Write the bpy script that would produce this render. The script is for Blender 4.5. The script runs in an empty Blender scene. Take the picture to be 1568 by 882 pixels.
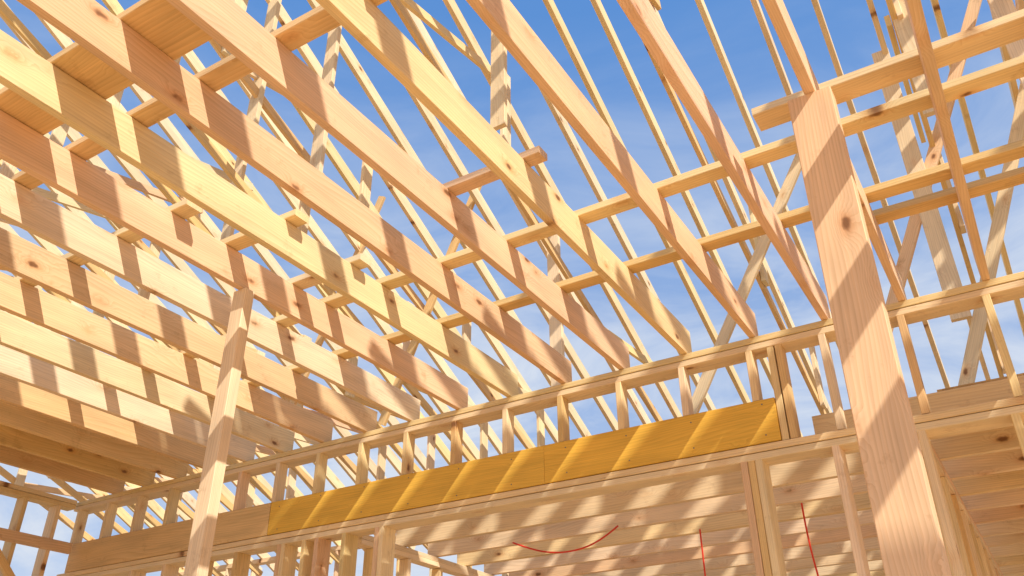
import bpy, math, random
from mathutils import Vector, Matrix
random.seed(11)
R=random.random
U=random.uniform
CAMZ=1.6
s=0.4064
W,H,X0,D=4.402,2.159,0.127,0.184
S=Vector((.62,-.36,.72)).normalized()

# ---------------------------------------------------------------- materials
def nodes(name):
    m=bpy.data.materials.new(name);m.use_nodes=True
    nt=m.node_tree;nt.nodes.clear();return m,nt
def wood_material(name,knots=True,grain=1.0,rough=.62):
    m,nt=nodes(name);N=nt.nodes;L=nt.links
    def n(t,**k):
        x=N.new(t)
        for a,b in k.items(): setattr(x,a,b)
        return x
    def math_(op,a,b=None,c=None):
        x=n('ShaderNodeMath',operation=op)
        for i,v in enumerate((a,b,c)):
            if v is None: continue
            if isinstance(v,(int,float)): x.inputs[i].default_value=v
            else: L.new(v,x.inputs[i])
        return x.outputs[0]
    out=n('ShaderNodeOutputMaterial');bs=n('ShaderNodeBsdfPrincipled')
    L.new(bs.outputs[0],out.inputs[0])
    g=n('ShaderNodeAttribute',attribute_name='gco');t=n('ShaderNodeAttribute',attribute_name='tone')
    mk=n('ShaderNodeMapping');mk.inputs['Scale'].default_value=(3.2,6.5,.8)
    L.new(g.outputs['Vector'],mk.inputs[0])
    vo=n('ShaderNodeTexVoronoi',feature='F1');vo.inputs['Scale'].default_value=1
    L.new(mk.outputs[0],vo.inputs['Vector'])
    nk=n('ShaderNodeTexNoise');nk.inputs['Scale'].default_value=38;nk.inputs['Detail'].default_value=1
    L.new(g.outputs['Vector'],nk.inputs['Vector'])
    kd=math_('ADD',vo.outputs['Distance'],math_('MULTIPLY',math_('SUBTRACT',nk.outputs['Fac'],.5),.08))
    halo=n('ShaderNodeMapRange',interpolation_type='SMOOTHSTEP');L.new(kd,halo.inputs[0])
    halo.inputs[1].default_value=.0;halo.inputs[2].default_value=.38;halo.inputs[3].default_value=1;halo.inputs[4].default_value=0
    core=n('ShaderNodeMapRange',interpolation_type='SMOOTHSTEP');L.new(kd,core.inputs[0])
    core.inputs[1].default_value=.04;core.inputs[2].default_value=.12;core.inputs[3].default_value=1;core.inputs[4].default_value=0
    ml=n('ShaderNodeMapping');ml.inputs['Scale'].default_value=(.7,4,4);L.new(g.outputs['Vector'],ml.inputs[0])
    nl=n('ShaderNodeTexNoise');nl.inputs['Scale'].default_value=1;nl.inputs['Detail'].default_value=1
    L.new(ml.outputs[0],nl.inputs['Vector'])
    sep=n('ShaderNodeSeparateXYZ');L.new(g.outputs['Vector'],sep.inputs[0])
    ph=math_('MULTIPLY',sep.outputs[1],62.0)
    ph=math_('ADD',ph,math_('MULTIPLY',sep.outputs[2],90.0))
    ph=math_('ADD',ph,math_('MULTIPLY',nl.outputs['Fac'],15.0))
    ph=math_('ADD',ph,math_('MULTIPLY',halo.outputs[0],4.0))
    ring=math_('POWER',math_('FRACT',ph),1.8)
    mf=n('ShaderNodeMapping');mf.inputs['Scale'].default_value=(3,110,110);L.new(g.outputs['Vector'],mf.inputs[0])
    nf=n('ShaderNodeTexNoise');nf.inputs['Scale'].default_value=1;nf.inputs['Detail'].default_value=2
    L.new(mf.outputs[0],nf.inputs['Vector'])
    mb=n('ShaderNodeMapping');mb.inputs['Scale'].default_value=(1.4,7,7);L.new(g.outputs['Vector'],mb.inputs[0])
    nb=n('ShaderNodeTexNoise');nb.inputs['Scale'].default_value=1.5;nb.inputs['Detail'].default_value=4
    L.new(mb.outputs[0],nb.inputs['Vector'])
    v=math_('MULTIPLY',ring,-.10*grain)
    v=math_('ADD',v,math_('MULTIPLY',math_('SUBTRACT',nf.outputs['Fac'],.5),.36*grain))
    v=math_('ADD',v,math_('MULTIPLY',math_('SUBTRACT',nb.outputs['Fac'],.5),.55))
    v=math_('ADD',v,1.04)
    sc=n('ShaderNodeVectorMath',operation='SCALE');L.new(t.outputs['Color'],sc.inputs[0]);L.new(v,sc.inputs['Scale'])
    mx=n('ShaderNodeMix',data_type='RGBA',blend_type='MULTIPLY');L.new(math_('MULTIPLY',ring,.30*grain),mx.inputs[0])
    L.new(sc.outputs[0],mx.inputs[6]);mx.inputs[7].default_value=(.93,.76,.52,1)
    last=mx.outputs[2]
    if knots:
        m2=n('ShaderNodeMix',data_type='RGBA',blend_type='MULTIPLY')
        L.new(math_('MULTIPLY',math_('POWER',halo.outputs[0],2.4),.8),m2.inputs[0]);L.new(last,m2.inputs[6]);m2.inputs[7].default_value=(.75,.48,.27,1)
        m3=n('ShaderNodeMix',data_type='RGBA');L.new(math_('MULTIPLY',core.outputs[0],.85),m3.inputs[0])
        L.new(m2.outputs[2],m3.inputs[6]);m3.inputs[7].default_value=(.17,.07,.025,1);last=m3.outputs[2]
        nd=n('ShaderNodeTexNoise');nd.inputs['Scale'].default_value=6;nd.inputs['Detail'].default_value=5;nd.inputs['Roughness'].default_value=.72
        L.new(g.outputs['Vector'],nd.inputs['Vector'])
        dr=n('ShaderNodeMapRange');L.new(nd.outputs['Fac'],dr.inputs[0]);dr.inputs[1].default_value=.60;dr.inputs[2].default_value=.74;dr.inputs[4].default_value=.5
        m4=n('ShaderNodeMix',data_type='RGBA',blend_type='MULTIPLY');L.new(dr.outputs[0],m4.inputs[0]);L.new(last,m4.inputs[6]);m4.inputs[7].default_value=(.56,.46,.36,1)
        last=m4.outputs[2]
    L.new(last,bs.inputs['Base Color'])
    bs.inputs['Roughness'].default_value=rough;bs.inputs['Specular IOR Level'].default_value=.3
    bp=n('ShaderNodeBump');bp.inputs['Strength'].default_value=.3;bp.inputs['Distance'].default_value=.0015
    L.new(nf.outputs['Fac'],bp.inputs['Height']);L.new(bp.outputs[0],bs.inputs['Normal'])
    return m
WOOD=wood_material('sawn_lumber')
LVL=wood_material('engineered_lumber',knots=False,grain=1.0)
def flake_material():
    m,nt=nodes('osb_sheathing');N=nt.nodes;L=nt.links
    out=N.new('ShaderNodeOutputMaterial');bs=N.new('ShaderNodeBsdfPrincipled');L.new(bs.outputs[0],out.inputs[0])
    tc=N.new('ShaderNodeTexCoord')
    mp=N.new('ShaderNodeMapping');mp.inputs['Scale'].default_value=(28,16,45);L.new(tc.outputs['Object'],mp.inputs[0])
    v=N.new('ShaderNodeTexVoronoi');v.inputs['Scale'].default_value=1;L.new(mp.outputs[0],v.inputs['Vector'])
    r=N.new('ShaderNodeValToRGB');L.new(v.outputs['Color'],r.inputs[0])
    r.color_ramp.elements[0].color=(.46,.29,.12,1);r.color_ramp.elements[1].color=(.68,.47,.22,1)
    L.new(r.outputs[0],bs.inputs['Base Color']);bs.inputs['Roughness'].default_value=.75
    return m
OSB=flake_material()
def plain(name,col,rough=.6):
    m,nt=nodes(name);N=nt.nodes;L=nt.links
    out=N.new('ShaderNodeOutputMaterial');bs=N.new('ShaderNodeBsdfPrincipled');L.new(bs.outputs[0],out.inputs[0])
    tc=N.new('ShaderNodeTexCoord');ns=N.new('ShaderNodeTexNoise');ns.inputs['Scale'].default_value=3;ns.inputs['Detail'].default_value=3
    L.new(tc.outputs['Object'],ns.inputs['Vector'])
    r=N.new('ShaderNodeValToRGB');L.new(ns.outputs['Fac'],r.inputs[0])
    r.color_ramp.elements[0].position=.3;r.color_ramp.elements[1].position=.7
    r.color_ramp.elements[0].color=tuple(c*.85 for c in col)+(1,);r.color_ramp.elements[1].color=tuple(min(1,c*1.1) for c in col)+(1,)
    L.new(r.outputs[0],bs.inputs['Base Color']);bs.inputs['Roughness'].default_value=rough
    return m
RED=plain('red_plastic',(.80,.05,.02),.4)
DIRT=plain('dry_soil',(.42,.30,.19),.95)
STEEL=plain('nail_steel',(.18,.16,.15),.5)

# ---------------------------------------------------------------- board builder
PINK=(.81,.555,.33);YEL=(.84,.64,.33);PALE=(.85,.665,.42);GOLD=(.79,.54,.24)
TONES=[PINK,YEL,PALE,PALE,YEL,GOLD]
def tone(base=None,j=.06):
    b=base or random.choice(TONES);k=U(1-j,1+j)
    return (min(.95,b[0]*k),b[1]*k*U(.97,1.03),b[2]*k*U(.93,1.07),1)
class B:
    def __init__(s_,name,mat=None,parent=None):
        s_.n=name;s_.v=[];s_.f=[];s_.g=[];s_.t=[];s_.m=mat or WOOD;s_.p=parent
    def board(s_,a,b,side,w,t,base=None,c=.003,j=.06):
        a=Vector(a);b=Vector(b);L=(b-a);ln=L.length;L.normalize()
        sd=Vector(side);sd=(sd-L*sd.dot(L)).normalized();td=L.cross(sd)
        hw,ht=w/2,t/2
        pr=[(-hw+c,-ht),(hw-c,-ht),(hw,-ht+c),(hw,ht-c),(hw-c,ht),(-hw+c,ht),(-hw,ht-c),(-hw,-ht+c)]
        o=(U(0,90),U(0,90),U(0,90));tn=tone(base,j);i0=len(s_.v)
        seg=max(1,min(10,int(ln/.7)));bow=U(-1,1)*.0003*ln;bow2=U(-1,1)*.0006*ln
        for k in range(seg+1):
            u=k/seg;q=4*u*(1-u)
            P=a+L*(ln*u)+sd*(bow*q)+td*(bow2*q)
            for (x,y) in pr:
                s_.v.append(P+sd*x+td*y);s_.g.append((u*ln+o[0],x+o[1],y+o[2]));s_.t.append(tn)
        for k in range(seg):
            for i in range(8):
                j2=(i+1)%8;q0=i0+k*8
                s_.f.append((q0+i,q0+j2,q0+8+j2,q0+8+i))
        s_.f.append(tuple(i0+i for i in range(7,-1,-1)));e=i0+seg*8
        s_.f.append(tuple(e+i for i in range(8)))
    def done(s_):
        me=bpy.data.meshes.new(s_.n);me.from_pydata([v+Vector((0,0,CAMZ)) for v in s_.v],[],s_.f)
        a=me.attributes.new('gco','FLOAT_VECTOR','POINT');a.data.foreach_set('vector',[x for g in s_.g for x in g])
        a=me.attributes.new('tone','FLOAT_COLOR','POINT');a.data.foreach_set('color',[x for g in s_.t for x in g])
        me.materials.append(s_.m);me.update()
        ob=bpy.data.objects.new(s_.n,me);bpy.context.collection.objects.link(ob)
        if s_.p: ob.parent=s_.p
        return ob
def empty(name):
    e=bpy.data.objects.new(name,None);bpy.context.collection.objects.link(e);return e
X=(1,0,0);Y=(0,1,0);Z=(0,0,1)
def nails(name,pts,nrm,parent):
    # small round nail heads standing 1 mm proud of the wood
    V=[];F=[];n=Vector(nrm).normalized();a=n.orthogonal().normalized();c=n.cross(a)
    for p in pts:
        p=Vector(p)+Vector((0,0,CAMZ))+n*.001;i=len(V)
        for k in range(8):
            t=k*math.pi/4;V.append(p+(a*math.cos(t)+c*math.sin(t))*.0045)
        F.append(tuple(range(i,i+8)))
    me=bpy.data.meshes.new(name);me.from_pydata(V,[],F);me.materials.append(STEEL)
    ob=bpy.data.objects.new(name,me);bpy.context.collection.objects.link(ob);ob.parent=parent

# ---------------------------------------------------------------- ceiling joists
JT={0:PINK,1:PINK,2:PINK,3:PINK,4:YEL,5:PINK,6:PINK,7:YEL,8:PINK,9:PALE,10:PINK,11:PINK,12:PALE,13:PALE,14:GOLD,15:GOLD,16:GOLD,17:GOLD}  # leftmost joists use darker GOLD: shade put into their colour
for n in range(-5,18):
    b=B('ceiling_joist');x=X0-n*s+U(-.006,.006)
    b.board((x,-2.6,H+D/2+.001),(x,W+.09+U(-.012,.012),H+D/2+.001),Z,D,.038,JT.get(n),j=.05)
    b.done()
zt=H+D+.0215
def flat(name,x1,x2,y,w=.089,z=zt,base=None,th=.038):
    b=B(name);b.board((x1,y,z),(x2,y+U(-.01,.01),z),Y,w,th,base);b.done()
flat('joist_brace',-.54,2.6,2.85,.12)
flat('joist_brace',-3.3,2.6,3.09,.089,base=YEL)
flat('joist_brace',-6.9,-3.33,3.12,.089)
flat('joist_brace',-3.8,2.6,3.65,.089,base=GOLD)
flat('joist_brace',-6.9,-3.83,3.66)
flat('joist_brace',-.33,2.6,3.86,.089)
flat('joist_brace',-4.9,-1.42,1.49,.089,base=GOLD)
flat('plank',-4.6,-1.95,1.21,.24,base=GOLD)
flat('wood_block',-1.95,-1.40,2.57,.075)
flat('wood_block',-3.25,-2.63,2.83,.089)
flat('wood_block',-3.25,-2.63,2.36,.089)
flat('joist_brace',-6.9,-3.0,2.02,.089)
flat('plank',-6.9,-4.4,.75,.24)
b=B('diagonal_block');b.board((-3.97,1.80,2.26),(-4.30,1.42,2.26),Z,.13,.038,GOLD);b.done()

# ---------------------------------------------------------------- posts
b=B('timber_post');b.board((-.325,2.60,-CAMZ),(-.285,2.60,H-.002),X,.155,.085,PINK);b.done()
b=B('timber_post');b.board((-3.11,2.50,-CAMZ),(-3.13,2.50,H-.002),X,.089,.06,PALE);b.done()

# ---------------------------------------------------------------- framed wall with header
wall=empty('framed_wall')
TW=.14;yc=W+TW/2
b=B('top_plate',parent=wall)
b.board((-7.3,yc,H-.02),(2.6,yc,H-.02),Y,TW,.037,YEL);b.board((-7.3,yc+.002,H-.0585),(2.6,yc+.002,H-.0585),Y,TW,.037,PALE);b.done()
zh0,zh1=1.535,1.78
b=B('cripple_studs',parent=wall)
n=-5
while n<19:
    x=X0-n*s-.03
    lo=zh1 if x<-.95 else zh0
    b.board((x,W+.045,lo),(x,W+.045,H-.078),Y,.089,.038)
    n+=1
for x in (-1.0,-.955): b.board((x,W+.05,zh0),(x,W+.05,H-.078),Y,.089,.038)
b.done()
b=B('yellow_header_beam',mat=LVL,parent=wall)
b.board((-4.79,W+.02,(zh0+zh1)/2),(-2.461,W+.02,(zh0+zh1)/2),Z,zh1-zh0-.003,.045,(.81,.49,.075),j=.01)
b.board((-2.459,W+.02,(zh0+zh1)/2),(-1.022,W+.02,(zh0+zh1)/2),Z,zh1-zh0-.003,.045,(.82,.50,.075),j=.01);b.done()
nails('header_nails',[(x+U(-.01,.01),W-.003,z+U(-.012,.012)) for x in (-4.7,-4.3,-3.9,-3.5,-3.1,-2.7,-2.3,-1.9,-1.5,-1.1) for z in (zh0+.04,zh1-.04)],(0,-1,0),wall)
b=B('lumber_header_beam',parent=wall)
b.board((-7.2,W+.02,(zh0+zh1)/2),(-4.795,W+.02,(zh0+zh1)/2),Z,zh1-zh0-.003,.045,GOLD)
b.board((-7.2,W+.12,(zh0+zh1)/2),(-1.03,W+.12,(zh0+zh1)/2),Z,zh1-zh0-.003,.038,GOLD);b.done()
b=B('bottom_plate',parent=wall)
b.board((-7.3,yc-.005,zh0-.02),(2.6,yc-.005,zh0-.02),Y,TW,.037,YEL);b.board((-7.3,yc,zh0-.0585),(2.6,yc,zh0-.0585),Y,TW,.037,PALE);b.done()
b=B('wall_studs',parent=wall)
for x in (-1.24,-1.20,-1.16,-3.76,-3.72,-4.05,-4.30,-4.42,-4.62,-4.66,-.76,-.35,.06,.47,.9,1.3,1.7,2.1,-5.1,-5.5,-5.9,-6.3,-6.7,-7.1):
    b.board((x,yc,-CAMZ),(x,yc,zh0-.078),Y,.135 if x not in(-1.2,) else .13,.038)
b.done()

# ---------------------------------------------------------------- lower ceiling beyond
for k in range(13):
    y=W+.30+k*s
    b=B('floor_joist');b.board((-4.15 if k>0 else -.9,y,1.50+.118),(4.5,y+U(-.01,.01),1.50+.118),Z,.235,.038,random.choice([PALE,PALE,YEL,YEL,PINK]));b.done()
def partition(x):
    iw=empty('interior_partition')
    b=B('partition_plate',parent=iw)
    b.board((x,W+.2,1.478),(x,W+5.5,1.478),X,.089,.037);b.board((x,W+.2,1.439),(x,W+5.5,1.439),X,.089,.037);b.done()
    b=B('partition_studs',parent=iw)
    for k in range(12):
        y=W+.35+k*s;b.board((x,y,-CAMZ),(x,y,1.418),X,.085,.038)
    b.done()
partition(-.39);partition(-4.1)

# ---------------------------------------------------------------- left wall with sheathing
lw=empty('sheathed_wall')
b=B('wall_frame',parent=lw)
b.board((-7.25,-1,2.13),(-7.25,4.35,2.13),X,.12,.037);b.board((-7.25,-1,2.09),(-7.25,4.35,2.09),X,.12,.037)
for k in range(18):
    y=4.2-k*.3;b.board((-7.25,y,-CAMZ),(-7.25,y,2.07),X,.12,.038)
for k in range(9):
    b.board((-7.16,4.35-k*.42,1.0),(-7.16,3.25-k*.42,2.10),X,.04,.06)
b.board((-7.12,-1,1.72),(-7.12,4.35,1.72),Z,.089,.038)
b.done()
def sheet(name,pts,parent=None,mat=OSB,th=.012):
    me=bpy.data.meshes.new(name);P=[Vector(p)+Vector((0,0,CAMZ)) for p in pts]
    nrm=(P[1]-P[0]).cross(P[2]-P[0]).normalized()*th
    me.from_pydata(P+[p+nrm for p in P],[],[(3,2,1,0),(4,5,6,7),(0,1,5,4),(1,2,6,5),(2,3,7,6),(3,0,4,7)])
    me.materials.append(mat);ob=bpy.data.objects.new(name,me);bpy.context.collection.objects.link(ob);ob.parent=parent;return ob
sheet('osb_panel',[(-7.33,-1,-CAMZ),(-7.33,3.3,-CAMZ),(-7.33,3.3,2.2),(-7.33,-1,2.2)],lw)
sheet('attic_shade_sheet',[(-7.3,.9,zt+.024),(-5.75,.9,zt+.024),(-5.75,4.45,zt+.024),(-7.3,4.45,zt+.024)])  # added sheet, keeps sun off the left wall and darkens the joist gaps
sheet('joist_shade_sheet',[(-.25,W+.3,1.741),(4.4,W+.3,1.741),(4.4,W+5.2,1.741),(-.25,W+5.2,1.741)])  # added over these joists to shade them, leaving golden bounce light

# ---------------------------------------------------------------- roof framing above
def rz(y): return 8.15-.5*y
RT=1.2
x=-13.0
while x<6.0:
    b=B('roof_rafter');xx=x+U(-.02,.02)
    b.board((xx,RT,rz(RT)+.07),(xx,10.4,rz(10.4)+.07),Z,.14,.045,random.choice([YEL,PALE,PALE]))
    b.done()
    x+=s
x=-12.9;k=0
while x<6:
    b=B('roof_truss');dz=1.5
    def lz(y): return rz(y)-dz+(y-.5)/9.1*.9
    b.board((x,1.6,lz(1.6)),(x,9.6,lz(9.6)),Z,.089,.038,GOLD)
    mid=-4.2<x<-.4
    for i,y in enumerate([3.2,5.0,6.8,8.4]):
        if R()<(.35 if mid else .9): b.board((x+.04,y,lz(y)-.05),(x+.04,y,rz(y)+.06),Y,.13,.038,PALE)
        if i<3 and R()<(.25 if mid else .85):
            y2=[3.2,5.0,6.8,8.4][i+1]
            b.board((x-.04,y,lz(y)),(x-.04,y2,rz(y2)+.06),Z,.089,.038)
    b.done();x+=s*(2 if x<-5 or x>-.2 else 4);k+=1
for (x,y,z1) in ((-2.67,4.2,4.28),(.16,5.0,3.7),(-.05,6.0,2.7),(-4.79,3.6,4.5),(-4.37,4.0,4.25),(-3.3,6.2,3.0),(.75,5.2,3.4),(-5.9,4.4,4.2)):
    b=B('truss_upright');b.board((x,y,z1),(x,y,rz(y)+.06),X,.13,.045,PALE);b.done()
b=B('ridge_beam');b.board((-13,RT-.05,rz(RT)+.03),(6,RT-.05,rz(RT)+.03),Z,.3,.045);b.done()
for (xa,za,xb,zb) in ((-2.2,2.2,-.75,4.6),(-.25,2.0,.9,4.6),(.35,2.0,1.5,4.6),(-1.0,1.8,1.3,6.6),(-5.2,3.0,-4.0,5.6),(-6.6,3.2,-5.4,5.8)):
    b=B('diagonal_brace');b.board((xa,6.05,za),(xb,6.0,zb),X,.089,.038);b.done()
for y in (-1.6,-.62,.45,1.5):
    b=B('shadow_band_board');b.board((-5.5,y,4.6),(4.5,y,4.6),Y,.16,.038);b.done()  # boards added out of view to throw shadow bands across the joists
for x in (-4.8,-1.6,1.6,4.2):
    b=B('tie_beam');b.board((x,-2.2,4.7),(x,2.3,4.7),Z,.14,.038);b.done()
sheet('roof_shade_sheet',[(-2.6,1.2,rz(1.2)+.16),(.4,1.2,rz(1.2)+.16),(.4,2.6,rz(2.6)+.16),(-2.6,2.6,rz(2.6)+.16)])  # unseen patch added so its shadow falls on the left joists
fw=empty('framed_wall');b=B('wall_frame',parent=fw)
b.board((-13,10.1,3.1),(6,10.1,3.1),Y,.14,.07)
x=-13
while x<6: b.board((x,10.1,-CAMZ),(x,10.1,3.06),Y,.13,.038);x+=s*1.5
b.done()

# ---------------------------------------------------------------- red wires
def wire(pts,r=.006):
    cu=bpy.data.curves.new('red_wire','CURVE');cu.dimensions='3D';cu.bevel_depth=r
    sp=cu.splines.new('NURBS');sp.points.add(len(pts)-1);sp.order_u=3;sp.use_endpoint_u=True
    for i,p in enumerate(pts): sp.points[i].co=(p[0],p[1],p[2]+CAMZ,1)
    cu.materials.append(RED);ob=bpy.data.objects.new('red_wire',cu);bpy.context.collection.objects.link(ob)
wire([(-3.3,5.4,1.49),(-3.1,5.4,1.40),(-2.85,5.4,1.36),(-2.6,5.4,1.40),(-2.44,5.38,1.49)])
wire([(-2.0,5.78,1.49),(-2.0,5.78,1.2),(-1.99,5.75,.6),(-2.0,5.7,-.4)])
wire([(-1.24,5.6,1.60),(-1.25,5.62,1.3),(-1.2,5.6,.9),(-1.21,5.6,-.4)])

# ---------------------------------------------------------------- floor and ground
def plane(name,x1,x2,y1,y2,z,mat):
    me=bpy.data.meshes.new(name);me.from_pydata([(x1,y1,z),(x2,y1,z),(x2,y2,z),(x1,y2,z)],[],[(0,1,2,3)]);me.materials.append(mat)
    ob=bpy.data.objects.new(name,me);bpy.context.collection.objects.link(ob)
plane('ground',-400,400,-400,400,-.3,DIRT)
plane('subfloor',-13,8,-8,11,0,plain('plywood_subfloor',(.68,.45,.23),.8))

# ---------------------------------------------------------------- world, sun
w=bpy.data.worlds.new('World');bpy.context.scene.world=w;w.use_nodes=True
nt=w.node_tree;nt.nodes.clear();N=nt.nodes;L=nt.links
out=N.new('ShaderNodeOutputWorld');bg=N.new('ShaderNodeBackground');sky=N.new('ShaderNodeTexSky')
sky.sky_type='NISHITA';sky.sun_disc=False;sky.sun_elevation=math.asin(S.z);sky.sun_rotation=math.atan2(S.x,S.y)
sky.air_density=1.2;sky.dust_density=.8;sky.ozone_density=1.5
m0=N.new('ShaderNodeMix');m0.data_type='RGBA';m0.inputs[0].default_value=.7;L.new(sky.outputs[0],m0.inputs[6]);m0.inputs[7].default_value=(.95,2.9,7.2,1)
tc=N.new('ShaderNodeTexCoord');mp=N.new('ShaderNodeMapping');mp.inputs['Scale'].default_value=(1.8,1.8,5.5);mp.inputs['Rotation'].default_value=(.3,.5,.4)
L.new(tc.outputs['Generated'],mp.inputs[0])
ns=N.new('ShaderNodeTexNoise');ns.inputs['Scale'].default_value=1.9;ns.inputs['Detail'].default_value=7;ns.inputs['Roughness'].default_value=.6;ns.inputs['Distortion'].default_value=.7
L.new(mp.outputs[0],ns.inputs['Vector'])
mr=N.new('ShaderNodeMapRange');mr.inputs[1].default_value=.38;mr.inputs[2].default_value=.8;mr.inputs[4].default_value=1.0;L.new(ns.outputs['Fac'],mr.inputs[0])
sp=N.new('ShaderNodeSeparateXYZ');L.new(tc.outputs['Generated'],sp.inputs[0])
hz=N.new('ShaderNodeMapRange');L.new(sp.outputs[2],hz.inputs[0]);hz.inputs[1].default_value=.34;hz.inputs[2].default_value=.74;hz.inputs[3].default_value=1;hz.inputs[4].default_value=.02
mu=N.new('ShaderNodeMath');mu.operation='MULTIPLY_ADD';L.new(mr.outputs[0],mu.inputs[0]);mu.inputs[1].default_value=1.2;mu.inputs[2].default_value=.44
mv=N.new('ShaderNodeMath');mv.operation='MULTIPLY';L.new(mu.outputs[0],mv.inputs[0]);L.new(hz.outputs[0],mv.inputs[1]);mv.use_clamp=True
mix=N.new('ShaderNodeMix');mix.data_type='RGBA';L.new(mv.outputs[0],mix.inputs[0]);L.new(m0.outputs[2],mix.inputs[6]);mix.inputs[7].default_value=(6.0,6.6,7.6,1)
L.new(mix.outputs[2],bg.inputs[0]);bg.inputs[1].default_value=.115;L.new(bg.outputs[0],out.inputs[0])
sl=bpy.data.lights.new('sun','SUN');sl.energy=5.0;sl.angle=math.radians(.5);sl.color=(1,.95,.86)
so=bpy.data.objects.new('sun',sl);so.rotation_euler=S.to_track_quat('Z','Y').to_euler();so.location=(0,0,20);bpy.context.collection.objects.link(so)

# ---------------------------------------------------------------- camera
yaw,p,ro,f=-.54757,.52315,-.00669,1297.6
d=Vector((math.sin(yaw)*math.cos(p),math.cos(yaw)*math.cos(p),math.sin(p)))
r0=Vector((math.cos(yaw),-math.sin(yaw),0));u0=r0.cross(d)
r=r0*math.cos(ro)+u0*math.sin(ro);u=u0*math.cos(ro)-r0*math.sin(ro)
cam=bpy.data.cameras.new('camera');cam.lens=f/1568*36;cam.sensor_width=36;cam.clip_start=.05;cam.clip_end=2000
co=bpy.data.objects.new('camera',cam);bpy.context.collection.objects.link(co)
co.matrix_world=Matrix(((r.x,u.x,-d.x,0),(r.y,u.y,-d.y,0),(r.z,u.z,-d.z,CAMZ),(0,0,0,1)))
sc=bpy.context.scene;sc.camera=co
sc.view_settings.view_transform='Standard';sc.view_settings.look='None';sc.view_settings.exposure=0
